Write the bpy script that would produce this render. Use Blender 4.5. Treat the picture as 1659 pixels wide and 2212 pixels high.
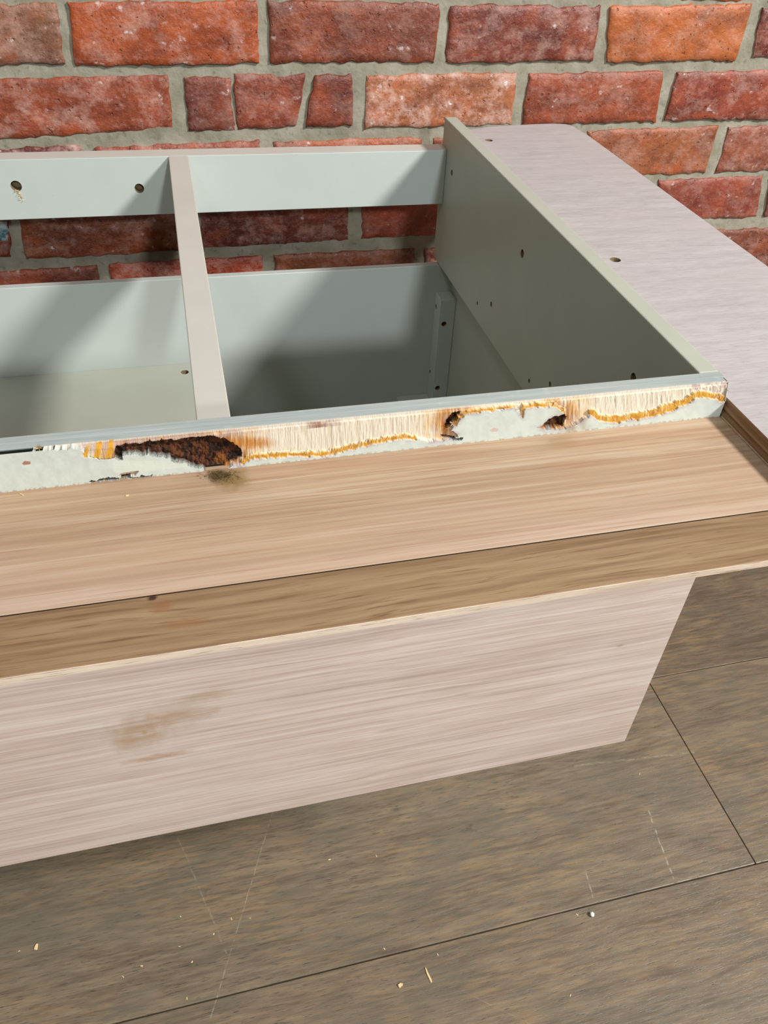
import bpy, bmesh, math, random
import numpy as np
from mathutils import Vector, Matrix
random.seed(4)
for o in list(bpy.data.objects): bpy.data.objects.remove(o, do_unlink=True)
sc = bpy.context.scene
COL = sc.collection
U = 0.27            # metres per survey unit
HC = 2.6            # camera height above floor in survey units
# ---------------------------------------------------------------- camera
F, YAW, PIT, ROL, PX, PY = 1690.18, 2.96698682e-01, 7.43588313e-01, 7.20711247e-02, 871.0, 1173.06
ca, sa, cb, sb, cc, s_ = math.cos(YAW), math.sin(YAW), math.cos(PIT), math.sin(PIT), math.cos(ROL), math.sin(ROL)
M = (np.array([[cc, -s_, 0], [s_, cc, 0], [0, 0, 1]]) @ np.array([[1, 0, 0], [0, -sb, -cb], [0, cb, -sb]])
     @ np.array([[ca, -sa, 0], [sa, ca, 0], [0, 0, 1]]))
cam = bpy.data.cameras.new('camera'); camo = bpy.data.objects.new('camera', cam); COL.objects.link(camo)
cam.sensor_fit = 'AUTO'; cam.sensor_width = 36; cam.lens = F / 2212 * 36
cam.shift_x = (829.5 - PX) / 2212; cam.shift_y = (PY - 1106) / 2212
cam.clip_start = 0.01; cam.clip_end = 50
R3 = Matrix([[M[0][i], -M[1][i], -M[2][i]] for i in range(3)])
camo.matrix_world = Matrix.Translation((0, 0, HC * U)) @ R3.to_4x4()
sc.camera = camo
# ---------------------------------------------------------------- world, lights, exposure
w = bpy.data.worlds.new('room_light'); sc.world = w; w.use_nodes = True
w.node_tree.nodes['Background'].inputs[0].default_value = (1.0, 0.96, 0.86, 1)
w.node_tree.nodes['Background'].inputs[1].default_value = 0.12
def area(name, d, dist, size, power, col, target=(0.4, 2.4, -1.2)):
    t = Vector((target[0] * U, target[1] * U, (target[2] + HC) * U))
    d = Vector(d).normalized()
    l = bpy.data.lights.new(name, 'AREA'); l.shape = 'DISK'; l.size = size; l.energy = power; l.color = col
    o = bpy.data.objects.new(name, l); COL.objects.link(o)
    o.location = t + d * dist; o.rotation_euler = (-d).to_track_quat('-Z', 'Y').to_euler()
    return o
area('ceiling_light', (1.0, -0.75, 1.0), 3.2, 0.42, 136, (1.0, 0.982, 0.965))
area('front_light', (0.27, -2.15, 1.0), 4.0, 0.22, 62, (0.93, 0.98, 1.0))
area('soft_ceiling_light', (-0.65, -0.8, 1.5), 3.4, 0.5, 13, (0.97, 0.99, 1.0))
vs = sc.view_settings
vs.view_transform = 'Standard'; vs.look = 'None'; vs.gamma = 1; vs.use_curve_mapping = False; vs.exposure = 0.0

# ---------------------------------------------------------------- survey helpers
def ray(x, y): return M.T @ np.array([(x - PX) / F, (y - PY) / F, 1.0])
def onz(x, y, h): r = ray(x, y); return r * (-h / r[2])
def ony(x, y, Y0): r = ray(x, y); return r * (Y0 / r[1])
def onx(x, y, X0): r = ray(x, y); return r * (X0 / r[0])
def proj(X, Y, Z):
    c0 = M[0][0]*X + M[0][1]*Y + M[0][2]*Z; c1 = M[1][0]*X + M[1][1]*Y + M[1][2]*Z; c2 = M[2][0]*X + M[2][1]*Y + M[2][2]*Z
    return c0 / c2 * F + PX, c1 / c2 * F + PY
def V(p): return (p[0] * U, p[1] * U, (p[2] + HC) * U)
def srgb(r, g, b):
    f = lambda c: (c / 255 / 12.92) if c / 255 <= 0.04045 else ((c / 255 + 0.055) / 1.055) ** 2.4
    return (f(r), f(g), f(b), 1.0)
def hashg(ix, iy, seed):
    h = np.sin(ix * 127.1 + iy * 311.7 + seed * 74.7) * 43758.5453
    return h - np.floor(h)
def vnoise(x, y, seed=0):
    x = np.asarray(x, float); y = np.asarray(y, float)
    ix, iy = np.floor(x), np.floor(y); fx, fy = x - ix, y - iy
    fx = fx * fx * (3 - 2 * fx); fy = fy * fy * (3 - 2 * fy)
    a = hashg(ix, iy, seed); b = hashg(ix + 1, iy, seed); c = hashg(ix, iy + 1, seed); d = hashg(ix + 1, iy + 1, seed)
    return (a + (b - a) * fx) * (1 - fy) + (c + (d - c) * fx) * fy
def fbm(x, y, seed=0, o=4):
    s = 0; a = 0.5
    for k in range(o): s = s + a * vnoise(np.asarray(x) * 2 ** k, np.asarray(y) * 2 ** k, seed + k * 7); a *= 0.5
    return s
def inpoly(px, py, poly):
    r = np.zeros(np.shape(px), bool); n = len(poly)
    for i in range(n):
        x1, y1 = poly[i]; x2, y2 = poly[(i + 1) % n]
        if y1 == y2: continue
        c = ((y1 > py) != (y2 > py)) & (px < (x2 - x1) * (py - y1) / (y2 - y1) + x1)
        r ^= c
    return r
def dpoly(px, py, poly, closed=True):
    d = np.full(np.shape(px), 1e9); n = len(poly)
    for i in range(n if closed else n - 1):
        x1, y1 = poly[i]; x2, y2 = poly[(i + 1) % n]; dx, dy = x2 - x1, y2 - y1
        t = np.clip(((px - x1) * dx + (py - y1) * dy) / (dx * dx + dy * dy + 1e-9), 0, 1)
        d = np.minimum(d, np.hypot(px - x1 - t * dx, py - y1 - t * dy))
    return d

# ---------------------------------------------------------------- materials
class NT:
    def __init__(s, name, rough=0.5, spec=0.4):
        s.m = bpy.data.materials.new(name); s.m.use_nodes = True; s.t = s.m.node_tree
        s.b = s.t.nodes['Principled BSDF']; s.b.inputs['Roughness'].default_value = rough
        s.b.inputs['Specular IOR Level'].default_value = spec
        s.pos = s.n('ShaderNodeNewGeometry').outputs['Position']
    def n(s, ty, **k):
        x = s.t.nodes.new(ty)
        for a, v in k.items(): setattr(x, a, v)
        return x
    def lk(s, a, b): s.t.links.new(a, b)
    def put(s, sock, v):
        if hasattr(v, 'node'): s.lk(v, sock)
        else: sock.default_value = v
    def vm(s, op, a, b):
        x = s.n('ShaderNodeVectorMath', operation=op); s.put(x.inputs[0], a); s.put(x.inputs[1], b); return x.outputs[0]
    def ma(s, op, a, b=0.0, c=0.0, clamp=False):
        x = s.n('ShaderNodeMath', operation=op); x.use_clamp = clamp
        s.put(x.inputs[0], a); s.put(x.inputs[1], b); s.put(x.inputs[2], c); return x.outputs[0]
    def noise(s, scale3, off=None, detail=4, rough=0.55, dist=0.0, vec=None):
        v = s.vm('MULTIPLY', vec or s.pos, scale3)
        if off is not None: v = s.vm('ADD', v, off)
        x = s.n('ShaderNodeTexNoise'); x.inputs['Scale'].default_value = 1; x.inputs['Detail'].default_value = detail
        x.inputs['Roughness'].default_value = rough; x.inputs['Distortion'].default_value = dist
        s.lk(v, x.inputs['Vector']); return x.outputs[0]
    def rng(s, v, a, b, c=0.0, d=1.0):
        x = s.n('ShaderNodeMapRange'); s.lk(v, x.inputs[0])
        for i, q in enumerate((a, b, c, d)): x.inputs[i + 1].default_value = q
        return x.outputs[0]
    def mix(s, f, a, b, mode='MIX'):
        x = s.n('ShaderNodeMix', data_type='RGBA', blend_type=mode)
        s.put(x.inputs[0], f); s.put(x.inputs[6], a); s.put(x.inputs[7], b); return x.outputs[2]
    def ramp(s, v, stops):
        x = s.n('ShaderNodeValToRGB'); s.lk(v, x.inputs[0]); e = x.color_ramp.elements
        while len(e) < len(stops): e.new(0.5)
        for q, (p, c) in zip(e, stops): q.position = p; q.color = c
        return x.outputs[0]
    def blob(s, c, r, soft=0.5):      # round stain mask around a surveyed point (world metres)
        d = s.vm('DIVIDE', s.vm('SUBTRACT', s.pos, V(c)), tuple(q * U for q in r))
        x = s.n('ShaderNodeVectorMath', operation='LENGTH'); s.lk(d, x.inputs[0])
        nn = s.noise((160, 160, 160), detail=3)
        l = s.ma('ADD', x.outputs['Value'], s.ma('MULTIPLY', s.ma('SUBTRACT', nn, 0.5), 0.9))
        return s.rng(l, 1.0, 1.0 - soft)
    def bump(s, h, strength, dist=0.001):
        x = s.n('ShaderNodeBump'); x.inputs['Strength'].default_value = strength; x.inputs['Distance'].default_value = dist
        s.lk(h, x.inputs['Height']); s.lk(x.outputs[0], s.b.inputs['Normal'])
    def col(s, c): s.put(s.b.inputs['Base Color'], c)

def paint(name, rgb, vary=0.06, brushed=False):
    t = NT(name, 0.42, 0.35)
    c = srgb(*rgb); c2 = tuple(q * (1 - vary) for q in c[:3]) + (1,)
    n1 = t.noise((12, 12, 12), detail=5)
    k = t.mix(t.rng(n1, 0.35, 0.65), c, c2)
    if brushed:
        n2 = t.noise((25, 420, 420), detail=4)
        k = t.mix(t.rng(n2, 0.40, 0.72, 0, 0.35), k, srgb(118, 128, 128))
        n3 = t.noise((60, 60, 60), detail=6)
        k = t.mix(t.rng(n3, 0.60, 0.72, 0, 0.25), k, srgb(225, 228, 220))
    sp = t.noise((260, 260, 260), detail=2)
    k = t.mix(t.rng(sp, 0.70, 0.76, 0, 0.12), k, srgb(90, 85, 70))
    t.col(k); t.bump(t.noise((500, 500, 500), detail=2), 0.08, 0.0006)
    return t

def wood(name, dark, mid, light, sc1=(8, 250, 250), sc2=(60, 900, 900), dash=0.5, dashcol=(90, 65, 45), rough=0.5, blotch=None,
         wave=0.0, bumps=0.25, off=None, spec=0.3):
    t = NT(name, rough, spec)
    rnd = None
    if off:
        oi = t.n('ShaderNodeObjectInfo'); cx = t.n('ShaderNodeCombineXYZ')
        t.lk(t.ma('MULTIPLY', oi.outputs['Random'], 37.0), cx.inputs[0]); t.lk(t.ma('MULTIPLY', oi.outputs['Random'], 91.0), cx.inputs[1])
        rnd = cx.outputs[0]
    # slow bend of the grain
    bend = t.noise((5, 14, 14), off=rnd, detail=2)
    cb_ = t.n('ShaderNodeCombineXYZ'); m_ = t.ma('MULTIPLY', t.ma('SUBTRACT', bend, 0.5), 0.004 + wave)
    t.lk(m_, cb_.inputs[1]); t.lk(m_, cb_.inputs[2])
    vec = t.vm('ADD', t.pos, cb_.outputs[0])
    n1 = t.noise(sc1, off=rnd, detail=3, vec=vec)
    n0 = t.noise(tuple(q * 0.22 for q in sc1), off=rnd, detail=3, vec=vec)
    v = t.ma('ADD', t.ma('MULTIPLY', n1, 0.55), t.ma('MULTIPLY', n0, 0.45))
    k = t.ramp(v, [(0.36, srgb(*dark)), (0.50, srgb(*mid)), (0.63, srgb(*light))])
    n2 = t.noise(sc2, off=rnd, detail=3, rough=0.6, vec=vec)
    k = t.mix(t.rng(n2, 0.56, 0.70, 0, dash), k, srgb(*dashcol))
    if blotch:
        bl = t.noise((9, 16, 16), off=rnd, detail=5, rough=0.6)
        k = t.mix(t.rng(bl, 0.46, 0.66, 0, blotch[0]), k, srgb(*blotch[1]))
    t.k = k
    t.col(k)
    hh = t.ma('SUBTRACT', n1, t.ma('MULTIPLY', t.rng(n2, 0.56, 0.70), 0.8))
    t.bump(hh, bumps, 0.0006)
    return t

M_sage = paint('sage_paint', (180, 182, 168)).m
M_pinkgrey = paint('pinkish_grey_paint', (202, 198, 189)).m  # paler, pinker grey for the centre rail and the back rail's top
M_top = paint('brushed_sage_paint', (172, 179, 174), 0.05, True).m
M_white = paint('pale_sage_paint', (190, 197, 191), 0.04).m
M_hole = NT('raw_hole_wood', 0.9, 0.1); M_hole.col(M_hole.mix(M_hole.noise((300, 300, 300)), srgb(95, 80, 55), srgb(165, 145, 110))); M_hole = M_hole.m
M_brass = NT('dull_brass', 0.35, 0.5); M_brass.col(srgb(120, 108, 70)); M_brass.b.inputs['Metallic'].default_value = 0.8; M_brass = M_brass.m
t = wood('pale_tan_oak', (160, 131, 106), (176, 150, 124), (190, 168, 145), sc1=(6, 420, 420), sc2=(13, 620, 620), dash=0.75, dashcol=(150, 110, 84), rough=0.5, blotch=(0.30, (180, 148, 114)), bumps=0.12)
k = t.k
k = t.mix(t.rng(t.noise((5, 95, 95), detail=4), 0.50, 0.62, 0, 0.45), k, srgb(156, 124, 98))
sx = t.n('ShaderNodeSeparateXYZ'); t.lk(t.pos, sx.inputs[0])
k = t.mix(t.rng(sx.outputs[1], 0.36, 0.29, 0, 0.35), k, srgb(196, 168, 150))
for c, r, a, rgb in [((onz(500, 1035, 1.098)), (0.05, 0.05, 0.05), 0.85, (128, 104, 58)), (onz(470, 1028, 1.098), (0.03, 0.03, 0.03), 0.9, (70, 56, 40)),
                (onz(1215, 955, 1.098), (0.05, 0.03, 0.03), 0.35, (150, 125, 80))]:
    k = t.mix(t.ma('MULTIPLY', t.blob(c, r, 0.7), a), k, srgb(*rgb))
t.col(k); M_oak = t.m
t = wood('tan_oak_lipping', (120, 94, 68), (144, 116, 88), (160, 134, 104), sc1=(9, 300, 300), sc2=(24, 620, 620), dash=0.8, dashcol=(112, 80, 54), wave=0.012, rough=0.5, blotch=(0.3, (142, 116, 84)), bumps=0.15)
k = t.k
for c, r, a, rgb in [(onz(330, 1291, 1.098), (0.011, 0.008, 0.01), 1.0, (70, 45, 40)), (onz(345, 1310, 1.098), (0.03, 0.02, 0.02), 0.5, (140, 90, 55)),
                     (onz(400, 1345, 1.098), (0.05, 0.016, 0.02), 0.35, (140, 88, 52))]:
    k = t.mix(t.ma('MULTIPLY', t.blob(c, r, 0.6), a), k, srgb(*rgb))
t.col(k); M_lip = t.m
t = wood('pale_pink_veneer', (178, 157, 144), (196, 175, 162), (210, 193, 181), sc1=(7, 520, 520), sc2=(19, 800, 800), dash=0.34, dashcol=(146, 122, 108), rough=0.55, wave=0.006, blotch=(0.30, (206, 202, 194)), bumps=0.16)
k = t.k
for (a_, b_), r, a, rgb in [((385, 1545), (0.085, 1, 0.045), 0.5, (166, 136, 106)), ((300, 1585), (0.07, 1, 0.075), 0.5, (166, 136, 106)), ((440, 1505), (0.06, 1, 0.022), 0.40, (166, 136, 106)),
        ((340, 1635), (0.08, 1, 0.012), 0.6, (160, 115, 80)), ((275, 1605), (0.03, 1, 0.03), 0.4, (166, 136, 106)), ((312, 1583), (0.007, 1, 0.010), 0.7, (160, 138, 88)),
        ((1340, 1395), (0.012, 1, 0.006), 0.5, (140, 115, 100))]:
    k = t.mix(t.ma('MULTIPLY', t.blob(ony(a_, b_, 0.943), r, 0.7), t.rng(t.noise((40, 40, 160), detail=5), 0.30, 0.55, 0.35 * a, a * 1.4)), k, srgb(*rgb))
t.col(k); M_pink = t.m
M_end = wood('whitened_pink_veneer', (170, 163, 162), (180, 173, 172), (188, 182, 181), sc1=(60, 480, 480), sc2=(120, 800, 800), dash=0.35, dashcol=(142, 132, 134), rough=0.5, blotch=(0.45, (186, 174, 174)), bumps=0.12).m
M_mould = wood('brown_oak_edge', (120, 90, 62), (158, 124, 90), (186, 150, 116), sc1=(300, 8, 300), sc2=(700, 60, 700), dash=0.5, dashcol=(92, 66, 46), rough=0.35, bumps=0.3).m
M_band = wood('pale_edge_band', (196, 174, 152), (216, 196, 174), (226, 208, 188), sc1=(20, 300, 300), rough=0.6).m
M_gap = NT('dark_joint', 0.9, 0.1); M_gap.col(srgb(40, 34, 26)); M_gap = M_gap.m
M_ply = wood('board_edge', (150, 125, 95), (180, 155, 125), (200, 176, 146), rough=0.7).m

def floor_mat():
    t = wood('weathered_floor_oak', (98, 84, 69), (118, 103, 85), (134, 117, 94), sc1=(36, 330, 330), sc2=(90, 1100, 1100), dash=0.85, dashcol=(62, 53, 44),
             rough=0.42, blotch=(0.6, (98, 92, 80)), wave=0.010, off=True, bumps=0.35, spec=0.5)
    k = t.k
    oi = t.n('ShaderNodeObjectInfo')
    k = t.mix(1.0, k, oi.outputs['Color'], 'MULTIPLY')
    gr = t.noise((14, 40, 40), detail=6, rough=0.65)
    k = t.mix(t.rng(gr, 0.56, 0.70, 0, 0.45), k, srgb(96, 92, 84))
    ws = t.noise((30, 260, 260), off=(4, 2, 9), detail=4, rough=0.6)
    k = t.mix(t.ma('MULTIPLY', t.rng(ws, 0.50, 0.64, 0, 0.42), t.rng(t.noise((7, 12, 12), off=(1, 5, 2), detail=3), 0.42, 0.58)), k, srgb(152, 122, 82))
    gr = t.noise((8, 22, 22), detail=6, rough=0.7)
    k = t.mix(t.rng(gr, 0.58, 0.70, 0, 0.28), k, srgb(140, 112, 76))
    dk = t.noise((18, 32, 32), off=(7, 3, 1), detail=6, rough=0.7)
    k = t.mix(t.rng(dk, 0.66, 0.74, 0, 0.6), k, srgb(66, 62, 58))
    def seg(a, b, wd, al, rgb):                     # scratches across the boards
        nonlocal k
        A = Vector(V(onz(*a, 2.6))); B = Vector(V(onz(*b, 2.6))); d = (B - A); L = d.length; d.normalize()
        rel = t.vm('SUBTRACT', t.pos, tuple(A)); al_ = t.n('ShaderNodeVectorMath', operation='DOT_PRODUCT'); t.lk(rel, al_.inputs[0]); al_.inputs[1].default_value = tuple(d)
        pr = t.n('ShaderNodeVectorMath', operation='DOT_PRODUCT'); t.lk(rel, pr.inputs[0]); pr.inputs[1].default_value = (-d.y, d.x, 0)
        wob = t.ma('MULTIPLY', t.ma('SUBTRACT', t.noise((60, 60, 60), detail=3), 0.5), wd * 3)
        dist = t.ma('ABSOLUTE', t.ma('ADD', pr.outputs['Value'], wob))
        m = t.ma('MULTIPLY', t.rng(dist, wd, 0), t.ma('MULTIPLY', t.ma('GREATER_THAN', al_.outputs['Value'], 0), t.ma('LESS_THAN', al_.outputs['Value'], L)))
        br = t.rng(t.noise((170, 170, 170), detail=3), 0.40, 0.60)
        k = t.mix(t.ma('MULTIPLY', t.ma('MULTIPLY', m, br), al), k, srgb(*rgb))
    seg((590, 1752), (455, 2200), 0.0006, 0.6, (172, 162, 142))
    seg((1400, 1750), (1455, 1900), 0.0010, 0.7, (186, 178, 160))
    seg((1262, 1870), (1280, 1940), 0.0010, 0.6, (176, 168, 152))
    seg((385, 1810), (490, 2060), 0.0010, 0.35, (160, 158, 148))
    seg((1240, 1655), (1500, 1625), 0.0015, 0.4, (166, 156, 134))
    seg((1000, 2140), (1190, 2235), 0.0006, 0.4, (168, 158, 140))
    t.col(k)
    return t.m
M_floor = floor_mat()

def brick_mat():
    t = NT('old_red_brick', 0.52, 0.45)
    oi = t.n('ShaderNodeObjectInfo'); cx = t.n('ShaderNodeCombineXYZ')
    for i, q in enumerate((51.0, 23.0, 77.0)): t.lk(t.ma('MULTIPLY', oi.outputs['Random'], q), cx.inputs[i])
    r = cx.outputs[0]
    base = t.mix(1.0, oi.outputs['Color'], (0.71, 0.90, 0.74, 1), 'MULTIPLY')
    k = t.mix(t.rng(t.noise((17, 17, 34), off=r, detail=8, rough=0.58), 0.40, 0.66, 0, 0.8), base, t.mix(1.0, base, srgb(176, 158, 160), 'MULTIPLY'))
    k = t.mix(t.rng(t.noise((18, 18, 26), off=t.vm('ADD', r, (9, 4, 2)), detail=8, rough=0.58), 0.50, 0.70, 0, 0.7), k, t.mix(0.5, base, srgb(196, 96, 52)))
    k = t.mix(t.rng(t.noise((38, 38, 60), off=r, detail=6, rough=0.6), 0.52, 0.72, 0, 0.45), k, srgb(98, 52, 42))
    wn = t.noise((34, 34, 44), off=t.vm('ADD', r, (3, 8, 5)), detail=7, rough=0.72)
    al = oi.outputs['Alpha']
    wm = t.ma('MULTIPLY', t.rng(wn, 0.47, 0.66), al)
    k = t.mix(t.ma('MULTIPLY', wm, 0.8), k, srgb(214, 178, 164))
    wn2 = t.noise((75, 75, 95), off=r, detail=5, rough=0.6)
    sp = t.ma('MULTIPLY', t.rng(wn2, 0.63, 0.69), t.rng(wn, 0.42, 0.60))
    k = t.mix(t.ma('MULTIPLY', sp, t.ma('ADD', t.ma('MULTIPLY', al, 0.7), 0.3)), k, srgb(232, 222, 218))
    fg = t.noise((150, 150, 190), off=r, detail=5, rough=0.7)
    k = t.mix(t.rng(fg, 0.52, 0.68, 0, 0.22), k, t.mix(0.6, k, srgb(222, 160, 130)))
    k = t.mix(t.rng(fg, 0.46, 0.34, 0, 0.25), k, t.mix(1.0, k, srgb(150, 120, 112), 'MULTIPLY'))
    pit = t.noise((180, 180, 180), off=r, detail=2)
    k = t.mix(t.rng(pit, 0.68, 0.74, 0, 0.6), k, srgb(60, 38, 32))
    t.col(k)
    h = t.ma('ADD', t.noise((45, 45, 45), off=r, detail=6, rough=0.6), t.ma('MULTIPLY', t.rng(pit, 0.66, 0.74), -0.5))
    h = t.ma('ADD', h, t.ma('MULTIPLY', fg, 0.35)); t.bump(h, 0.6, 0.005)
    t.lk(t.rng(wn, 0.3, 0.7, 0.26, 0.62), t.b.inputs['Roughness'])
    return t.m
M_brick = brick_mat()
t = NT('grey_mortar', 0.85, 0.2)
k = t.mix(t.rng(t.noise((30, 30, 30), detail=6), 0.35, 0.65), srgb(134, 130, 112), srgb(158, 153, 137))
k = t.mix(t.rng(t.noise((140, 140, 140), detail=4), 0.58, 0.72, 0, 0.5), k, srgb(94, 89, 76))
t.col(k); t.bump(t.noise((90, 90, 90), detail=6), 0.6, 0.003); M_mortar = t.m

def attr_mat(name, rough, fib=None, strength=0.5, dist=0.001):
    t = NT(name, rough, 0.3); a = t.n('ShaderNodeAttribute'); a.attribute_name = 'Col'; k = a.outputs['Color']
    if fib:
        n = t.noise(fib, detail=4, rough=0.65)
        k = t.mix(t.rng(n, 0.52, 0.72, 0, 0.16), k, srgb(140, 112, 90)); t.bump(n, strength, dist)
    t.col(k); return t.m
M_apaint = attr_mat('chipped_face_paint', 0.42)
M_acore = attr_mat('torn_wood_fibre', 0.8, (1500, 900, 110), 0.7)
M_aglue = attr_mat('amber_glue', 0.45, (1200, 800, 250), 0.4)
M_arot = attr_mat('rotten_wood', 0.9, (420, 420, 600), 1.0, 0.003)
M_splint = NT('pale_splinter_wood', 0.7, 0.2); M_splint.col(M_splint.mix(M_splint.noise((900, 900, 900)), srgb(226, 204, 158), srgb(200, 170, 120))); M_splint = M_splint.m
M_pellet = NT('white_plastic', 0.35, 0.5); M_pellet.col(srgb(236, 236, 232)); M_pellet = M_pellet.m
M_blue = NT('faded_blue_paint', 0.6, 0.3); M_blue.col(M_blue.mix(M_blue.rng(M_blue.noise((110, 110, 110), detail=5), .4, .6), srgb(70, 110, 124), srgb(180, 190, 190))); M_blue = M_blue.m
M_fuzz = NT('grey_mould', 0.95, 0.1); M_fuzz.col(M_fuzz.mix(M_fuzz.noise((700, 700, 700)), srgb(50, 40, 28), srgb(128, 108, 66))); M_fuzz = M_fuzz.m

# ---------------------------------------------------------------- mesh helpers
def link(name, verts, faces, mat, parent=None, cols=None, smooth=False, bev=0, color=None, kind=None):
    """verts in world metres; the origin goes to the mesh centre"""
    v = np.array(verts, float); c = (v.min(0) + v.max(0)) / 2
    me = bpy.data.meshes.new(name); me.from_pydata([tuple(q) for q in (v - c)], [], faces); me.update()
    if cols is not None:
        a = me.color_attributes.new('Col', 'FLOAT_COLOR', 'POINT'); a.data.foreach_set('color', np.asarray(cols, 'f').ravel())
    if smooth: me.polygons.foreach_set('use_smooth', [True] * len(me.polygons))
    me.materials.append(mat)
    o = bpy.data.objects.new(name, me); COL.objects.link(o)
    if bev:
        bm = bmesh.new(); bm.from_mesh(me); bmesh.ops.recalc_face_normals(bm, faces=bm.faces)
        bmesh.ops.bevel(bm, geom=bm.edges[:], offset=bev, segments=2, affect='EDGES', profile=0.5); bm.to_mesh(me); bm.free()
    if parent:
        base = Vector((0, 0, 0)); q = parent
        while q: base = base + q.location; q = q.parent
        o.parent = parent; o.location = Vector(c) - base
    else: o.location = c
    if color: o.color = color
    if kind: o['kind'] = kind
    return o
BF = [(0, 3, 2, 1), (4, 5, 6, 7), (0, 1, 5, 4), (1, 2, 6, 5), (2, 3, 7, 6), (3, 0, 4, 7)]
def box(name, x0, x1, y0, y1, z0, z1, mat, parent, bev=0.0008, **k):
    v = [V(p) for p in ((x0, y0, z0), (x1, y0, z0), (x1, y1, z0), (x0, y1, z0), (x0, y0, z1), (x1, y0, z1), (x1, y1, z1), (x0, y1, z1))]
    return link(name, v, BF, mat, parent, bev=bev, **k)
def prism(name, pts, z0, z1, mat, parent, bev=0.0):
    n = len(pts)
    v = [V((p[0], p[1], z0)) for p in pts] + [V((p[0], p[1], z1)) for p in pts]
    f = [tuple(range(n))[::-1], tuple(range(n, 2 * n))] + [(i, (i + 1) % n, (i + 1) % n + n, i + n) for i in range(n)]
    return link(name, v, f, mat, parent, bev=bev)
def drill(o, holes):
    """holes: (centre, axis, radius, depth) in survey units; cut for real, raw wood inside"""
    o.data.materials.append(M_hole)
    bpy.context.view_layer.update()
    for c, ax, r, d in holes:
        bm = bmesh.new(); a = Vector(ax).normalized()
        rot = a.to_track_quat('Z', 'Y').to_matrix().to_4x4()
        bmesh.ops.create_cone(bm, cap_ends=True, segments=20, radius1=r * U, radius2=r * U, depth=2 * d * U)
        me = bpy.data.meshes.new('cut'); bm.to_mesh(me); bm.free(); me.materials.append(M_hole)
        cut = bpy.data.objects.new('cut', me); COL.objects.link(cut); cut.matrix_world = Matrix.Translation(V(c)) @ rot
        md = o.modifiers.new('b', 'BOOLEAN'); md.operation = 'DIFFERENCE'; md.object = cut; md.solver = 'EXACT'
        try: md.material_mode = 'TRANSFER'
        except Exception: pass
        bpy.context.view_layer.update()
        dg = bpy.context.evaluated_depsgraph_get()
        nm = bpy.data.meshes.new_from_object(o.evaluated_get(dg)); old = o.data
        o.modifiers.clear(); o.data = nm; nm.name = old.name
        bpy.data.objects.remove(cut, do_unlink=True)
def screw(parent, c, ax, r):
    """countersunk cross-head screw seated in its hole"""
    bm = bmesh.new(); a = Vector(ax).normalized()
    bmesh.ops.create_cone(bm, cap_ends=True, segments=16, radius1=r * U * 0.5, radius2=r * U * 0.92, depth=0.008 * U)
    for an in (0, math.pi / 2):
        bmesh.ops.create_cube(bm, size=1, matrix=Matrix.Translation((0, 0, 0.0045 * U)) @ Matrix.Rotation(an, 4, 'Z') @ Matrix.Diagonal((r * U * 1.1, r * U * 0.2, 0.002 * U, 1)))
    rot = a.to_track_quat('Z', 'Y').to_matrix().to_4x4()
    bm.transform(Matrix.Translation(V(c)) @ rot)
    vs_ = [tuple(v.co) for v in bm.verts]; fs = [tuple(v.index for v in f.verts) for f in bm.faces]; bm.free()
    return link('screw', vs_, fs, M_brass, parent)

# ================================================================ WALL
WD, WY = 4.154, 0.01
wn_ = np.array([-math.sin(WY), math.cos(WY), 0]); wt = np.array([math.cos(WY), math.sin(WY), 0])
def wpix(x, y):
    r = ray(x, y); P = r * (WD * wn_[1] / (r @ wn_)); return np.array([P @ wt, P[2]])
def wpt(s, z, d):      # d = depth behind the brick faces
    P = wt * s + wn_ * (WD * wn_[1] + d); return V((P[0], P[1], z))
wall = None
S0, S1 = -3.2, 6.2
nx, nz = 300, 110
ss = np.linspace(S0, S1, nx); zz = np.linspace(-2.6, 0.55, nz)
A, B = np.meshgrid(ss, zz)
dep = 0.013 + 0.012 * (fbm(A * 9, B * 9, 3) - 0.5) * 2
vv = [wpt(A[j, i], B[j, i], dep[j, i]) for j in range(nz) for i in range(nx)]
ff = [(j * nx + i, j * nx + i + 1, (j + 1) * nx + i + 1, (j + 1) * nx + i) for j in range(nz - 1) for i in range(nx - 1)]
nb = len(vv)
vv += [wpt(S0, -2.6, 0.4), wpt(S1, -2.6, 0.4), wpt(S1, 0.55, 0.4), wpt(S0, 0.55, 0.4)]
ff += [(nb, nb + 1, nb + 2, nb + 3)]
wall = link('wall_back', vv, ff, M_mortar, smooth=True); wall['kind'] = 'structure'
wall['label'] = 'old red brick wall with thick grey mortar joints behind the cabinet'

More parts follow.
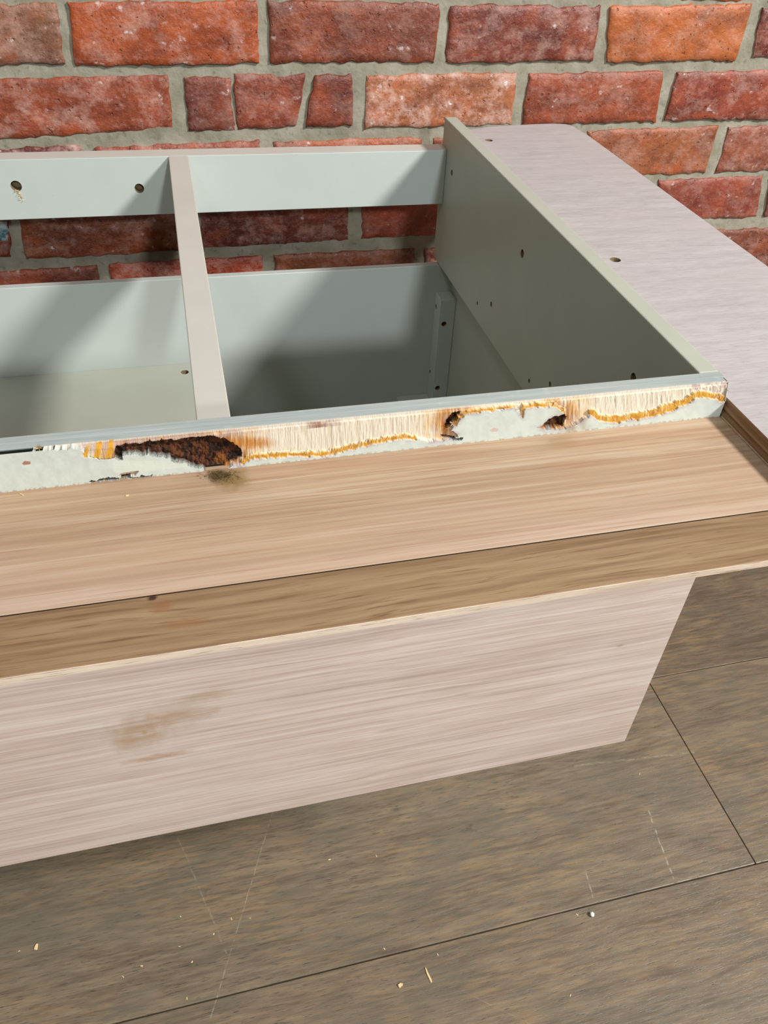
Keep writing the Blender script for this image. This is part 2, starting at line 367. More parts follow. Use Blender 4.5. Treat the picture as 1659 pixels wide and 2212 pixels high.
def brick(q, rgb, white=0.3, seed=0):
    """q: four (s,z) corners tl,tr,br,bl"""
    gx, gz = (44, 14)
    tl, tr, br, bl = [np.array(p) for p in q]
    L = np.linalg.norm(tr - tl)
    if L < 0.4: gx = 22
    vs_ = []; base = random.uniform(-0.006, 0.006)
    for j in range(gz + 1):
        for i in range(gx + 1):
            u, v = i / gx, j / gz
            # rows/columns denser at the rim
            u = 0.5 - 0.5 * math.cos(u * math.pi) * (0.55 + 0.45 * abs(math.cos(u * math.pi)) ** 2); v = 0.5 - 0.5 * math.cos(v * math.pi)
            p = (tl * (1 - u) + tr * u) * (1 - v) + (bl * (1 - u) + br * u) * v
            e = min(u * L, (1 - u) * L, v * 0.25, (1 - v) * 0.25)
            rim = max(0, 1 - e / 0.022)
            wob = 0.026
            p = p + rim * wob * np.array([float(fbm(p[0] * 26 + seed, p[1] * 26, 11)) - 0.47, float(fbm(p[0] * 26, p[1] * 26 + seed, 12)) - 0.47])
            d = base - 0.004 + 0.009 * rim ** 2 + 0.010 * (float(fbm(p[0] * 6 + seed, p[1] * 9, 5)) - 0.5)
            vs_.append(wpt(p[0], p[1], d))
    n1 = gx + 1
    fs = [(j * n1 + i, (j + 1) * n1 + i, (j + 1) * n1 + i + 1, j * n1 + i + 1) for j in range(gz) for i in range(gx)]
    ring = [i for i in range(n1)] + [j * n1 + gx for j in range(1, gz + 1)] + [gz * n1 + i for i in range(gx - 1, -1, -1)] + [j * n1 for j in range(gz - 1, 0, -1)]
    b0 = len(vs_)
    bk = np.array(vs_)[ring]; off = np.array([-math.sin(WY), math.cos(WY), 0]) * 0.06 * U
    vs_ += [tuple(p + off) for p in bk]
    m = len(ring)
    fs += [(ring[i], ring[(i + 1) % m], b0 + (i + 1) % m, b0 + i) for i in range(m)]
    r, g, b, _ = srgb(*rgb)
    return link('brick', vs_, fs, M_brick, wall, smooth=True, color=(r, g, b, white))
P_ = lambda *c: [wpix(*p) for p in c]
BR = [  # tl tr br bl in survey sights
 [((-290, 15), (122, 10), (141, 137), (-262, 150)), (160, 98, 80), .45],
 [((146, 4), (555, 3), (558, 137), (163, 143)), (196, 84, 46), .45],
 [((578, 2), (950, 8), (940, 135), (586, 136)), (142, 62, 44), .22],
 [((972, 12), (1298, 14), (1281, 131), (962, 135)), (142, 60, 48), .45],
 [((1318, 15), (1626, 11), (1590, 130), (1312, 136)), (206, 104, 60), .25],
 [((1648, 20), (1960, 20), (1925, 125), (1626, 122)), (150, 70, 62), .6],
 [((-60, 172), (362, 163), (376, 278), (-50, 304)), (172, 76, 54), .55],
 [((397, 166), (497, 166), (508, 282), (408, 285)), (140, 62, 50), .25],
 [((503, 163), (660, 162), (640, 276), (512, 279)), (150, 66, 54), .4],
 [((680, 162), (760, 162), (763, 272), (660, 276)), (142, 60, 48), .2],
 [((792, 166), (1118, 156), (1104, 269), (790, 278)), (200, 112, 82), 1.0],
 [((1143, 160), (1434, 154), (1417, 263), (1126, 269)), (172, 76, 54), .3],
 [((1463, 157), (1790, 148), (1760, 256), (1438, 260)), (166, 70, 56), .4],
 [((-200, 330), (174, 315), (184, 430), (-180, 450)), (118, 48, 50), .9],
 [((205, 320), (562, 304), (566, 425), (214, 430)), (186, 90, 72), .5],
 [((592, 308), (914, 296), (906, 410), (598, 420)), (188, 92, 64), .4],
 [((935, 300), (1250, 285), (1240, 400), (930, 410)), (180, 90, 60), .4],
 [((1272, 284), (1555, 273), (1525, 374), (1262, 385)), (176, 92, 64), .3],
 [((1577, 276), (1870, 266), (1830, 362), (1548, 374)), (172, 92, 78), .45],
 [((-300, 466), (16, 452), (24, 556), (-290, 575)), (150, 62, 46), .4],
 [((38, 450), (404, 430), (406, 541), (54, 561)), (148, 68, 46), .45],
 [((430, 430), (752, 415), (752, 519), (438, 537)), (132, 56, 50), .5],
 [((780, 413), (1090, 400), (1078, 500), (783, 517)), (172, 66, 40), .2],
 [((1112, 400), (1400, 388), (1388, 480), (1103, 496)), (160, 76, 56), .3],
 [((1424, 391), (1650, 381), (1636, 470), (1412, 480)), (166, 74, 62), .3],
 [((1668, 383), (1960, 370), (1930, 455), (1652, 468)), (140, 60, 50), .3],
 [((-110, 596), (210, 574), (222, 660), (-90, 690)), (166, 78, 62), .3],
 [((236, 573), (568, 553), (572, 648), (246, 665)), (176, 66, 44), .45],
 [((592, 552), (896, 537), (892, 628), (598, 646)), (164, 82, 54), .35],
 [((917, 538), (1200, 523), (1190, 610), (915, 625)), (160, 60, 60), .9],
 [((1225, 515), (1520, 500), (1505, 590), (1215, 610)), (150, 76, 60), .3],
 [((1545, 498), (1850, 485), (1820, 570), (1530, 592)), (150, 76, 62), .3],
]
seed = 1
rows = {}
for q, rgb, wh in BR:
    q4 = P_(*q); b = brick(q4, rgb, wh, seed * 3.7); seed += 1
    if q[0] == (-300, 466): blueb = b
    zc = sum(p[1] for p in q4) / 4
    for kk in rows:
        if abs(kk - zc) < 0.09: rows[kk].append(q4); break
    else: rows[zc] = [q4]
PAL = [(172, 76, 54), (142, 60, 48), (196, 92, 56), (160, 80, 64), (186, 96, 70), (130, 56, 48)]
def regular(z0, z1, a, b, start, step):
    global seed
    s = start
    while (s < b) if step > 0 else (s > a):
        lo, hi = (s, s + 0.80) if step > 0 else (s - 0.80, s)
        if hi > a - 0.01 and lo < b + 0.01:
            brick([(lo, z1), (hi, z1), (hi, z0), (lo, z0)], random.choice(PAL), random.uniform(.2, .5), seed * 3.7); seed += 1
        s += step
XL, XR = -1.9, 4.6
for kk, L in rows.items():
    z1 = np.mean([p[0][1] for p in L]); z0 = np.mean([p[3][1] for p in L])
    lo = min(min(p[0][0], p[3][0]) for p in L); hi = max(max(p[1][0], p[2][0]) for p in L)
    regular(z0, z1, XL, XR, hi + 0.04, 0.843); regular(z0, z1, XL, XR, lo - 0.04, -0.843)
zr = sorted(rows)
top = max(p[0][1] for L in rows.values() for p in L) + 0.035
for r in range(3): regular(top + r * .28, top + r * .28 + .24, XL, XR, XL - (0.42 if r % 2 else 0.1), 0.843)
bot = min(p[2][1] for L in rows.values() for p in L) - 0.045
r = 0
while bot - .24 > -2.6:
    regular(bot - .24, bot, XL, XR, XL - (0.42 if r % 2 else 0.0), 0.843); bot -= .28; r += 1
# faded blue paint smear on the brick at the left
q4 = [wpix(*p) for p in ((-30, 478), (17, 476), (19, 521), (-30, 523))]
n_ = 10; vs_ = []; fs = []
for j in range(n_ + 1):
    for i in range(n_ + 1):
        u, v = i / n_, j / n_
        p = (q4[0] * (1 - u) + q4[1] * u) * (1 - v) + (q4[3] * (1 - u) + q4[2] * u) * v
        e = 1 if min(u, 1 - u, v, 1 - v) < .01 else 0
        p = p + (np.array([random.uniform(-1, 1), random.uniform(-1, 1)]) * 0.006 * e)
        vs_.append(wpt(p[0], p[1], -0.016 + 0.016 * e))
fs = [(j * 11 + i, (j + 1) * 11 + i, (j + 1) * 11 + i + 1, j * 11 + i + 1) for j in range(n_) for i in range(n_)]
link('paint_smear', vs_, fs, M_blue, blueb, smooth=True)

# ================================================================ FLOOR
fl = box('floor', -3.2, 6.2, -2.2, 4.14, -2.9, -2.612, M_gap, None, bev=0)
fl['kind'] = 'structure'; fl['label'] = 'worn grey brown oak plank floor under and in front of the cabinet'
ys = [-2.2 + 0 * 0.812]
edges = [0.872 - 0.813 * 3, 0.872 - 0.813 * 2, 0.872 - 0.813, 0.872, 1.688, 2.50, 3.31, 4.12]
starts = [0.3, -1.1, 2.9, 1.6, -0.9, 0.6, -0.7]
tone = {0: (1, 1, 1), 1: (.97, .96, .95), 2: (.98, .96, .94), 3: (1.0, 1.0, 1.0), 4: (.80, .78, .76), 5: (.9, .9, .88), 6: (1, 1, .98)}
for r in range(7):
    y0, y1 = edges[r], edges[r + 1]
    joints = [-3.2]
    st = {3: 1.632, 2: 3.9, 4: -2.2}.get(r, starts[r])
    x = st - 12
    L_ = 6.5
    while x < 6.2:
        if x > -3.1: joints.append(x)
        x += L_
    # keep the surveyed joint exactly
    if r == 3: joints = [-3.2, 1.632, 6.2]
    if joints[-1] != 6.2: joints.append(6.2)
    for a, b in zip(joints, joints[1:]):
        if b - a < 0.02: continue
        g = 0.0019
        tn = tone[r]
        if r == 3 and a > 1: tn = (.96, .95, .92)
        dz = 0.0 if (r, a > 1) != (3, False) else 0.003
        box('plank', a + g, b - g, y0 + g, y1 - g, -2.7, -2.6 + dz * 0.5, M_floor, fl, bev=0.0006, color=(tn[0], tn[1], tn[2], 1))

# ================================================================ CABINET
cab = bpy.data.objects.new('cabinet', None); COL.objects.link(cab); cab.location = V((-0.4, 2.6, -2.6))
cab.empty_display_size = 0.1
cab['label'] = 'upturned sage painted cabinet with damaged front rail and bare pale oak boards'
cab['category'] = 'cabinet'
ZO = -1.098
XLc = -2.3
# front rail: painted body, then its torn front face
rail = box('front_rail', XLc, 1.284, 1.494, 1.5195, -1.66, -1.0, M_top, cab, bev=0.0004)
box('top_skin', XLc, 1.276, 1.4745, 1.4945, -1.0035, -1.0, M_top, rail, bev=0.0002)
# side board, with screw holes
side = box('side_board', 1.226, 1.284, 1.5205, 3.842, -1.66, -1.0, M_sage, cab, bev=0.0012)
hs = [(976, 373, .013), (1128, 548, .016), (1031, 655, .009), (1061, 657, .011), (1143, 823, .009), (1188, 830, .010), (1368, 817, .016)]
drill(side, [(onx(a, b, 1.226), (-1, 0, 0), r, 0.022) for a, b, r in hs])
for i in (0, 1, 6):
    c = onx(hs[i][0], hs[i][1], 1.226); screw(side, (c[0] + 0.012, c[1], c[2]), (-1, 0, 0), hs[i][2])
br_ = box('back_rail', XLc, 1.2255, 3.76, 3.85, -1.366, -1.12, M_white, cab, bev=0.0008)
drill(br_, [(ony(35, 402, 3.76), (0, -1, 0), 0.022, 0.05), (ony(301, 407, 3.76), (0, -1, 0), 0.020, 0.05)])
box('rail_top', XLc, 1.2255, 3.7612, 3.849, -1.1198, -1.1185, M_pinkgrey, br_, bev=0.0001)  # thin slab that gives the back rail's top the paler grey
box('centre_rail', -0.040, 0.044, 1.5205, 3.7595, -1.366, -1.12, M_pinkgrey, cab, bev=0.0008)
box('back_panel', XLc, 1.37, 3.76, 3.80, -2.56, -1.672, M_white, cab, bev=0.0008)
sh = box('shelf', XLc, -0.062, 1.5205, 3.7595, -2.17, -2.126, M_sage, cab, bev=0.0006)
c = onz(399, 804, 2.126)
drill(sh, [((-0.108, c[1], -2.126), (0, 0, 1), 0.020, 0.02)])
box('partition', -0.062, -0.01, 1.5205, 3.7595, -2.56, -2.126, M_sage, cab, bev=0.0006)
box('side_panel', 1.315, 1.37, 1.5205, 3.7595, -2.60, -1.12, M_sage, cab, bev=0.0006)
box('front_board', XLc, 1.37, 1.475, 1.5195, -2.60, -1.665, M_sage, cab, bev=0.0006)
box('bottom_board', XLc, 1.314, 1.5205, 3.7595, -2.60, -2.561, M_sage, cab, bev=0.0006)
bb = box('corner_block', 1.228, 1.3145, 3.662, 3.7595, -2.56, -1.818, M_white, cab, bev=0.001)
drill(bb, [(ony(959, 700, 3.662), (0, -1, 0), 0.014, 0.03), (ony(945, 838, 3.662), (0, -1, 0), 0.014, 0.03),
           (onx(942, 662, 1.228), (-1, 0, 0), 0.012, 0.02), (onx(929, 803, 1.228), (-1, 0, 0), 0.011, 0.02)])
box('floor_cleat', 1.045, 1.2275, 3.70, 3.7595, -2.56, -2.44, M_white, cab, bev=0.001)
lside = box('side_board', XLc - 0.06, XLc - 0.001, 1.474, 3.842, -2.60, -1.0, M_sage, cab, bev=0.001)
# oak boards
box('oak_board', XLc, 1.90, 1.0932, 1.4735, ZO - 0.0166, ZO, M_oak, cab, bev=0.0003)
box('oak_lipping', XLc, 1.90, 0.9445, 1.0898, ZO - 0.0166, ZO - 0.0006, M_lip, cab, bev=0.0005)
box('joint_line', XLc, 1.90, 1.0899, 1.0931, ZO - 0.0166, ZO - 0.0022, M_gap, cab, bev=0)
box('edge_band', XLc, 1.90, 0.9425, 0.9444, ZO - 0.0166, ZO - 0.0003, M_band, cab, bev=0.0001)
box('front_panel', XLc, 0.9252, 0.943, 1.0, -1.717, ZO - 0.0168, M_pink, cab, bev=0.0004)
# pink veneered end board with its rounded back corner
z_e = 1.047
pts = [(1.2915, 0.93), (1.2915, 3.80)] + [tuple(onz(a, b, z_e)[:2]) for a, b in ((1020, 279), (1060, 274), (1110, 270.5), (1160, 268), (1190, 267), (1208, 267.5), (1222, 268.5), (1232, 270.5), (1240, 274), (1248, 279.5))] + [(1.897, 3.70), (1.897, 0.93)]
pts[1] = (1.2915, pts[2][1] - 0.02)
endb = prism('end_board', [(x, y) for x, y in pts][::-1], ZO + 0.0005, -z_e, M_end, cab)
drill(endb, [((1.383, onz(1056, 303, z_e)[1], -z_e), (0, 0, 1), 0.018, 0.03), ((1.383, onz(1329, 561, z_e)[1], -z_e), (0, 0, 1), 0.019, 0.03)])
screw(endb, (1.383, onz(1056, 303, z_e)[1], -z_e - 0.016), (0, 0, 1), 0.016); screw(endb, (1.383, onz(1329, 561, z_e)[1], -z_e - 0.016), (0, 0, 1), 0.017)
# moulded brown edge on the end board: stepped profile run along Y
prof = [(0, 0), (-.0015, -.003), (-.001, -.010), (.002, -.013), (.0015, -.018), (-.002, -.021), (-.0035, -.028), (-.001, -.031), (-.0005, -.037), (-.004, -.040), (-.005, -.046), (-.003, -.0495), (0, -.0503)]
prof = [(1.2908 + a, -z_e + b) for a, b in prof]
ys_ = np.linspace(0.93, 1.4735, 2); n = len(prof)
vs_ = [V((p[0], y, p[1])) for y in (0.93, 1.472) for p in prof]
fs = [(i, i + 1, n + i + 1, n + i) for i in range(n - 1)] + [tuple(range(n)), tuple(range(n, 2 * n))[::-1], (n - 1, 0, n, 2 * n - 1)]
link('edge_moulding', vs_, fs, M_mould, endb)

box('edge_bead', 1.2862, 1.2904, 0.93, 1.456, ZO, ZO + 0.0045, M_band, endb, bev=0.0002)
# ---- torn face of the front rail
STEP = 0.00125
xs = np.arange(-0.62, 1.2843, STEP); zs = np.arange(ZO, -1.0 + 1e-6, STEP * 0.95)
XG, ZG = np.meshgrid(xs, zs)
pxg, pyg = proj(XG, 1.460, ZG)
j1 = (fbm(pxg / 9, pyg / 9, 21) - 0.47) * 9; j2 = (fbm(pxg / 9, pyg / 9, 31) - 0.47) * 9
jx = pxg + j1; jy = pyg + j2
core1 = [(-400, 940), (-400, 1004), (0, 975), (80, 973), (175, 967), (180, 976), (185, 988), (222, 992), (264, 993), (264, 981), (318, 982), (324, 973), (328, 984), (370, 986), (374, 996), (400, 999), (415, 1007), (440, 1012),
         (455, 1020), (480, 1022), (500, 1007), (525, 1000), (540, 991), (600, 985), (650, 984), (700, 984), (735, 976), (770, 967), (800, 960), (829, 952), (870, 947), (900, 948), (925, 953), (970, 951),
         (990, 942), (975, 930), (990, 912), (1001, 900), (1012, 894), (1050, 888), (1075, 885), (1082, 889), (1090, 884), (1112, 879), (1122, 888), (1128, 902), (1133, 880), (1165, 876), (1200, 876), (1212, 884),
         (1222, 888), (1220, 895), (1190, 902), (1172, 918), (1160, 923), (1180, 929), (1215, 926), (1240, 918), (1262, 905), (1281, 896), (1290, 905), (1321, 914), (1359, 908), (1409, 899), (1454, 885), (1484, 871), (1514, 858), (1539, 862),
         (1566, 868), (1600, 800), (1500, 790), (600, 880)]
rot1 = [(248, 968), (300, 963), (350, 957), (385, 955), (420, 950), (450, 947), (478, 951), (505, 962), (520, 976), (524, 990), (500, 1002), (488, 1006), (482, 1024), (452, 1022), (436, 1012), (412, 1008), (400, 1001), (372, 997), (368, 987), (326, 986), (322, 976), (318, 982), (264, 983), (263, 994), (246, 992)]
rot2 = [(1163, 922), (1175, 918), (1185, 905), (1198, 899), (1220, 893), (1226, 905), (1218, 923), (1185, 929)]
rot3 = [(978, 897), (996, 892), (990, 908), (975, 928), (962, 930), (966, 914)]
rot4 = [(952, 943), (975, 947), (998, 944), (995, 951), (960, 950)]
rotg = [(-400, 934), (-400, 996), (0, 974), (80, 971), (175, 964), (175, 958), (80, 965), (0, 967)]
chunk = [(177, 978), (200, 964), (222, 962), (245, 956), (248, 991), (222, 991), (185, 988)]
rot5 = [(190, 1040), (240, 1031), (300, 1029), (330, 1024), (328, 1028), (240, 1037), (200, 1044)]
rot6 = [(360, 1027), (400, 1024), (398, 1028), (362, 1030)]
chip = [(48, 1000), (52, 995), (66, 996), (66, 1002), (50, 1003)]
chip2 = [(1058, 928), (1066, 923), (1076, 925), (1074, 931), (1062, 933)]
tear = [(255, 1030), (262, 1022), (285, 1018), (300, 1016), (292, 1026), (270, 1033)]
core = inpoly(jx, jy, core1) | inpoly(pxg, pyg, tear)
gl_line = [(525, 1000), (540, 991), (600, 984), (650, 983), (700, 983), (735, 975), (770, 966), (800, 959), (829, 951), (870, 946), (900, 947)]
gl2 = [(1281, 896), (1290, 905), (1321, 912), (1359, 906), (1409, 897), (1454, 883), (1484, 869), (1514, 856), (1539, 860), (1566, 865)]
gl3 = [(985, 925), (990, 908), (1001, 899), (1012, 893), (1050, 887), (1075, 884), (1112, 879)]
gl4 = [(1128, 898), (1133, 880), (1165, 876), (1200, 878), (1222, 890)]
wv = 3.0 * (fbm(pxg / 30, pyg / 30, 9) - 0.3)
glue = (dpoly(jx, jy, gl_line, False) < 3.2 + wv) | (dpoly(jx, jy + 3, gl2, False) < 5.5 + 1.5 * wv) | ((dpoly(jx, jy, gl3, False) < 1.8)) | ((dpoly(jx, jy, gl4, False) < 2.2 + wv * .4))
glue &= (core | (dpoly(jx, jy, core1) < 3))
rot = inpoly(jx, jy, rot1) | inpoly(jx, jy, rot2) | inpoly(jx, jy, rot3) | inpoly(jx, jy, rot4) | inpoly(pxg, pyg, rotg) | inpoly(jx, jy, rot5) | inpoly(jx, jy, rot6)
ck = inpoly(jx, jy, chunk)
cls = np.where(rot, 3, np.where(ck, 1, np.where(glue, 2, np.where(core, 1, 0))))
dr = np.minimum(dpoly(pxg, pyg, rot1), np.minimum(dpoly(pxg, pyg, rot2), dpoly(pxg, pyg, rot3)))
fibre = fbm(pxg / 3.6, pyg / 30, 41, 3)
lump = fbm(pxg / 14, pyg / 14, 51, 4)
YG = np.where(cls == 0, 1.4580 + 0.0008 * lump, np.where(cls == 1, 1.4705 + 0.0035 * (fibre - 0.45), np.where(cls == 2, 1.4640 + 0.004 * (lump - .5), 0)))
YG = np.where(ck, 1.458 + 0.004 * fibre, YG)
edge_in = np.clip(np.minimum(dpoly(pxg, pyg, rot1), 12) / 12, 0, 1)
YG = np.where(cls == 3, 1.470 + 0.014 * np.clip(edge_in, 0.5, 1) + 0.012 * (fbm(pxg / 7, pyg / 7, 61, 4) - 0.5), YG)
YG = np.where(inpoly(pxg, pyg, rotg) & (cls == 3), 1.480 , YG)
tz = (ZG - ZO) / (-1.0 - ZO)
# core meets the top skin
YG = np.where((cls == 1) & (tz > 0.9), 1.4735, YG)
def mixc(a, b, t): return a * (1 - t[..., None]) + b * t[..., None]
C3 = lambda r, g, b: np.array(srgb(r, g, b)[:3])
one = np.ones_like(pxg)
cp = mixc(C3(198, 205, 196), C3(188, 194, 185), np.clip((lump - .35) * 3, 0, 1) * .6)
stain = np.clip(1 - dpoly(pxg, pyg, [(1222, 900), (1250, 910), (1235, 925)]) / 30, 0, 1) * np.clip(lump * 2 - .3, 0, 1)
cp = mixc(cp, C3(150, 122, 80), stain)
foot = np.clip(1 - tz / 0.06, 0, 1) * (fbm(pxg / 5, pyg / 5, 71) > .52)
cp = mixc(cp, C3(120, 100, 66), foot * .55)
cp = mixc(cp, C3(168, 148, 156), np.clip(1 - (dpoly(jx, jy, core1) - 1) / 7, 0, 1) * (pxg > 500) * np.clip(fbm(pxg / 18, pyg / 6, 83) * 3 - 1.0, 0, .65))
cp = mixc(cp, C3(160, 116, 98), (inpoly(pxg, pyg, chip) * 1.0)); cp = mixc(cp, C3(196, 168, 160), (inpoly(pxg, pyg, chip2) * .8))
cp = mixc(cp, C3(206, 212, 198), ((dpoly(pxg, pyg, [(250, 1000), (340, 1000), (400, 1003), (330, 1010), (250, 1014)]) < 6) * .7))
ccr = mixc(C3(224, 214, 194), C3(200, 182, 154), np.clip((fibre - .40) * 3, 0, 1) * .55)
ccr = mixc(ccr, C3(222, 170, 90), np.clip(1 - dr / 75, 0, 1) * np.clip(lump * 2.4 - .5, 0, 1))
ccr = mixc(ccr, C3(150, 86, 34), np.clip(1 - dr / 30, 0, 1) ** .8 * np.clip(fibre * 2.8 - .5, 0, 1))
burn = np.clip(1 - np.hypot((pxg - 545) / 62, (pyg - 962) / 17), 0, 1)
ccr = mixc(ccr, C3(188, 122, 46), np.clip(burn * 2.2 * (fibre * 1.6 + .1), 0, 1) * .85)
ccr = mixc(ccr, C3(182, 158, 146), np.clip((tz - 0.72) * 6, 0, 1) * np.clip((640 - pxg) / 200, .0, .8) * np.clip(fbm(pxg / 22, pyg / 6, 87) * 3 - .6, 0.2, 1))
ccr = mixc(ccr, C3(150, 112, 96), (tz > .80) * np.clip(1 - np.abs(pxg - 690) / 60, 0, 1) * np.clip(lump * 3 - .9, 0, 1))
ccr = mixc(ccr, C3(226, 216, 202), np.clip((tz - 0.93) * 20, 0, 1) * .8)
ccr = mixc(ccr, C3(180, 158, 150), (pxg > 1500) * np.clip(fbm(pxg / 5, pyg / 5, 91) * 3 - 1.1, 0, .8))
str_ = ((np.sin((pxg + pyg * .25) / 4.2) > 0.1) & ck)
ccr = np.where(str_[..., None], C3(216, 160, 52), ccr)
cg = mixc(C3(204, 152, 58), C3(176, 120, 36), np.clip(lump * 2 - .5, 0, 1))
cg = mixc(cg, C3(236, 214, 160), np.clip((fibre - .5) * 5, 0, 1) * .7)
rn = fbm(pxg / 6, pyg / 9, 101, 4)
cr = mixc(C3(40, 22, 14), C3(100, 56, 30), np.clip((rn - .38) * 4.5, 0, 1))
cr = mixc(cr, C3(176, 112, 52), np.clip(1 - np.hypot(pxg - 478, (pyg - 1003) * .8) / 13, 0, 1))
cr = mixc(cr, C3(120, 84, 54), np.clip((330 - pxg) / 60, 0, 1) * np.clip((974 - pyg) / 8, 0, 1) * .8)
cr = mixc(cr, C3(150, 128, 104), ((inpoly(pxg, pyg, rotg)) * .55))
colg = np.where((cls == 0)[..., None], cp, np.where((cls == 1)[..., None], ccr, np.where((cls == 2)[..., None], cg, cr)))
# cells: each class becomes a mesh of its own; the steps between classes are walled by shared cells
nzv, nxv = XG.shape
cell = np.stack([cls[:-1, :-1], cls[:-1, 1:], cls[1:, 1:], cls[1:, :-1]], -1)
ccls = cell.max(-1)
names = {0: ('painted_face', M_apaint), 1: ('exposed_core', M_acore), 2: ('glue_line', M_aglue), 3: ('rotten_patch', M_arot)}
xw = XG * U; yw = YG * U; zw = (ZG + HC) * U
POS = np.stack([xw, yw, zw], -1).reshape(-1, 3); CC = np.concatenate([colg, np.ones(colg.shape[:2] + (1,))], -1).reshape(-1, 4)
for c_, (nm, mt) in names.items():
    jj, ii = np.nonzero(ccls == c_)
    a = jj * nxv + ii; quads = np.stack([a, a + 1, a + nxv + 1, a + nxv], -1)
    uq, inv = np.unique(quads, return_inverse=True); inv = inv.reshape(quads.shape)
    if c_ == 3:        # each rotten hole a patch of its own
        uf = list(range(len(uq)))
        def fd(a):
            while uf[a] != a: uf[a] = uf[uf[a]]; a = uf[a]
            return a
        for f in inv:
            r0 = fd(f[0])
            for v in f[1:]: uf[fd(v)] = r0
        comp = np.array([fd(f[0]) for f in inv])
        for cid in sorted(set(comp)):
            sub = quads[comp == cid]
            u2, i2 = np.unique(sub, return_inverse=True); i2 = i2.reshape(sub.shape)
            if len(sub) < 40:
                link('wood_fleck', POS[u2], [tuple(int(v) for v in f) for f in i2], mt, rail, cols=CC[u2]); continue
            link(nm, POS[u2], [tuple(int(v) for v in f) for f in i2], mt, rail, cols=CC[u2])
        continue
    link(nm, POS[uq], [tuple(int(v) for v in f) for f in inv], mt, rail, cols=CC[uq], smooth=(c_ != 3))
box('painted_face', XLc, -0.6195, 1.458, 1.4935, ZO, -1.010, M_white, rail, bev=0)
# cut end of the torn face at the corner
vs_ = [V(p) for p in ((1.2835, 1.4585, ZO), (1.2835, 1.4585, -1.05), (1.2835, 1.4715, -1.003), (1.2835, 1.4940, -1.003), (1.2835, 1.4940, ZO), (1.2825, 1.4585, ZO), (1.2825, 1.4585, -1.05), (1.2825, 1.4715, -1.003), (1.2825, 1.494, -1.003), (1.2825, 1.494, ZO))]
link('rail_end', vs_, [(0, 4, 3, 2, 1), (5, 6, 7, 8, 9), (0, 1, 6, 5), (1, 2, 7, 6), (2, 3, 8, 7), (3, 4, 9, 8), (4, 0, 5, 9)], M_white, rail)

# torn fibres and paint flakes standing off the rail (slivers)
def sliver(P0, P1, wd):
    a, b = Vector(P0), Vector(P1); d = (b - a).normalized(); s = d.cross(Vector((0.3, -1, 0.4))).normalized() * wd
    n = d.cross(s).normalized() * wd * .6
    return [a - s, a + s, a + n, b]
SL = [(0, 1, 3), (1, 2, 3), (2, 0, 3), (0, 2, 1)]
def slivers(name, specs, mat, parent, **k):
    vs_, fs = [], []
    for P0, P1, wd in specs:
        b0 = len(vs_); vs_ += [tuple(p) for p in sliver(P0, P1, wd)]; fs += [tuple(i + b0 for i in f) for f in SL]
    return link(name, vs_, fs, mat, parent, **k)
sp = []
def rp(x, y, Y=1.460): return np.array(V(ony(x, y, Y)))
for i in range(150):     # fibres along the lower lip of the tear
    tt = random.random(); L = gl_line if i % 2 else gl2
    q = random.randrange(len(L) - 1); f = random.random()
    x = L[q][0] * (1 - f) + L[q + 1][0] * f; y = L[q][1] * (1 - f) + L[q + 1][1] * f - 3
    p = rp(x, y - random.uniform(2, 12), 1.466); e = rp(x + random.uniform(-3, 3), y + random.uniform(0, 3), 1.4585)
    sp.append((p, e, random.uniform(.0001, .0003)))
for i in range(40):      # splintery burst at the nail, left, and at the two breaks
    cx_, cy_, R = [(83, 968, 11), (978, 915, 9), (1222, 880, 9), (1200, 868, 14), (1120, 886, 6)][i % 5]
    a = random.uniform(0, 6.28); p = rp(cx_, cy_, 1.468)
    e = rp(cx_ + R * math.cos(a), cy_ + R * .8 * math.sin(a), 1.455)
    sp.append((p, e, random.uniform(.0002, .0005)))
so = slivers('torn_fibres', sp, M_splint, rail, kind='stuff')
sp = []
for i in range(26):      # wood dust hanging below the left hole of the back rail
    a = 37 + i * .45 + random.uniform(-3, 3); b = 410 + i * .9
    p = rp(a, b, 3.76); e = rp(a + random.uniform(-5, 5), b + random.uniform(-3, 5), 3.75); sp.append((p, e, random.uniform(.0003, .0008)))
slivers('hole_shavings', sp, M_splint, br_, kind='stuff')
# black-grey mould tuft where the rot meets the oak
sp = []
for i in range(420):
    a = random.gauss(478, 16); 
    b = random.uniform(1016, 1030) + abs(random.gauss(0, 6)); p = np.array(V(onz(a, b, 1.098)))
    p[2] = (ZO + HC) * U
    e = p + np.array([random.uniform(-1, 1) * .0022, random.uniform(-1.3, .6) * .0022, random.uniform(.0003, .0022)])
    sp.append((p, e, .00013))
slivers('mould_tuft', sp, M_fuzz, cab, kind='stuff')
# fragments lying along the foot of the rail
def shard(name, x, y, L, ang, wd, mat, h=1.098, parent=None, lift=0.3):
    p = np.array(V(onz(x, y, h))); d = np.array([math.cos(ang), math.sin(ang), 0]); s = np.array([-d[1], d[0], 0])
    vs_ = []
    prof_ = [(-.5, .35), (-.3, .5), (.1, .42), (.38, .30), (.5, .08)]
    for u, wq in prof_:
        c = p + d * u * L; j = random.uniform(-.1, .1) * wd
        for sg, zz_ in ((-1, 0), (1, 0), (.6, 1), (-.7, .8)):
            vs_.append(c + s * (sg * wq * wd + j) + np.array([0, 0, zz_ * wd * .45 + .00005]))
    fs = []
    for k in range(len(prof_) - 1):
        for q in range(4): fs.append((k * 4 + q, k * 4 + (q + 1) % 4, (k + 1) * 4 + (q + 1) % 4, (k + 1) * 4 + q))
    n = len(prof_) * 4
    fs += [(3, 2, 1, 0), (n - 4, n - 3, n - 2, n - 1)]
    return link(name, vs_, fs, mat, parent)
def thing(o, label, cat, group=None):
    o['label'] = label; o['category'] = cat
    if group: o['group'] = group
    return o
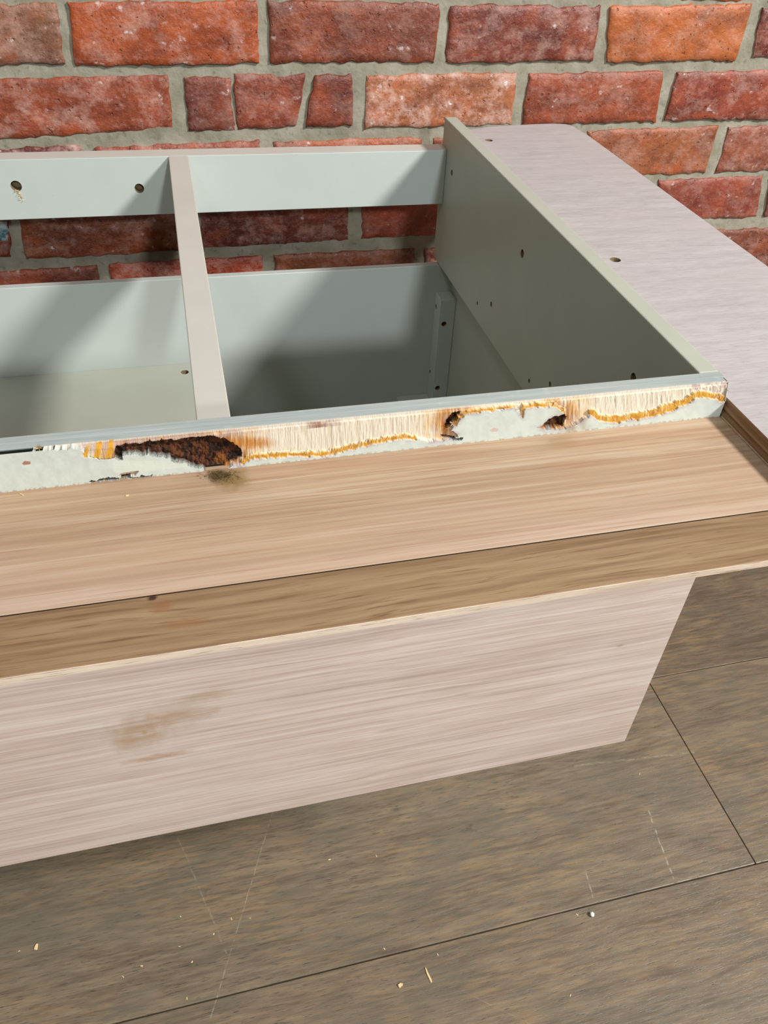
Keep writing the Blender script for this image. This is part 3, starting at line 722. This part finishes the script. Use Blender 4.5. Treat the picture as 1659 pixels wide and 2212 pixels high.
thing(shard('wood_splinter', 46, 1068, .0040, 2.3, .0008, M_splint), 'short pale splinter on the oak board below the left end of the rail', 'splinter')
thing(shard('wood_crumb', 1373, 907, .0022, .6, .0016, M_fuzz), 'tiny dark crumb on the oak board near the right corner of the rail', 'crumb')
thing(shard('wood_crumb', 1240, 915 + 14, .0030, .2, .0014, M_fuzz), 'small grey brown crumb against the foot of the rail beside the second rotten patch', 'crumb')
thing(shard('wood_crumb', 275, 1071, .0018, .1, .0012, M_splint), 'tiny pale crumb on the oak board left of the rot stain', 'crumb')
# ---- floor debris
thing(shard('wood_splinter', 925, 2106, .0125, 1.75, .0022, M_splint, 2.6), 'long pale wood splinter lying on the floor near the bottom centre', 'splinter')
thing(shard('wood_chip', 865, 2128, .0040, .1, .0034, M_splint, 2.6), 'small square pale wood chip on the floor left of the long splinter', 'wood chip')
thing(shard('wood_shaving', 79, 2046, .0045, 1.2, .0034, M_splint, 2.6), 'crumpled pale wood shaving on the floor at far lower left', 'wood shaving')
bm = bmesh.new(); bmesh.ops.create_icosphere(bm, subdivisions=3, radius=1.0)
c = np.array(V(onz(1278, 1977, 2.6)))
for v in bm.verts: v.co = Vector((v.co.x * .0019 * (1 + .12 * v.co.z), v.co.y * .0022, v.co.z * .0019 + .0019)) + Vector(c)
vs_ = [tuple(v.co) for v in bm.verts]; fs = [tuple(v.index for v in f.verts) for f in bm.faces]; bm.free()
thing(link('plastic_pellet', vs_, fs, M_pellet, smooth=True), 'round white pellet on the floor below the plank seam at lower right', 'pellet')
LAB = ['pale crumb on the floor between the plank seam and the tip of the long splinter', 'pale crumb on the plank seam left of the long splinter', 'pale crumb on the floor near the bottom of the long scratch',
 'thin upright crumb left of the long floor scratch, below the cabinet panel', 'thin pale crumb left of the long scratch, lower of a pair', 'pale crumb lying against the long scratch on the floor', 'pale crumb at the far left just beside the crumpled shaving',
 'flat yellowish crumb right of the crumpled shaving', 'upright crumb just right of the long scratch', 'pale crumb midway along the floor close under the panel edge, left of two', 'pale crumb midway along the floor close under the panel edge, right of two',
 'pale crumb near the right end of the floor close to the panel corner', 'small crumb on the floor low between the shaving and the long scratch', 'pale crumb on the dark plank seam near the bottom left', 'small crumb just left of the white pellet on the seam',
 'pale crumb touching the long scratch at mid height', 'tiny crumb on the front plank right of the long splinter, below the pellet']
for i, (a, b) in enumerate([(945, 2062), (830, 2050), (415, 2078), (390, 1980), (388, 2045), (462, 2018), (42, 2055), (306, 2087), (540, 1984), (712, 1857), (813, 1849), (1382, 1672), (266, 2110), (404, 2157), (1246, 1976), (500, 1985), (1232, 2150)]):
    thing(shard('wood_crumb', a, b, random.uniform(.0014, .0026), random.uniform(0, 3), random.uniform(.0009, .0016), M_splint, 2.6),
          LAB[i], 'crumb', 'wood crumbs scattered on the floor')
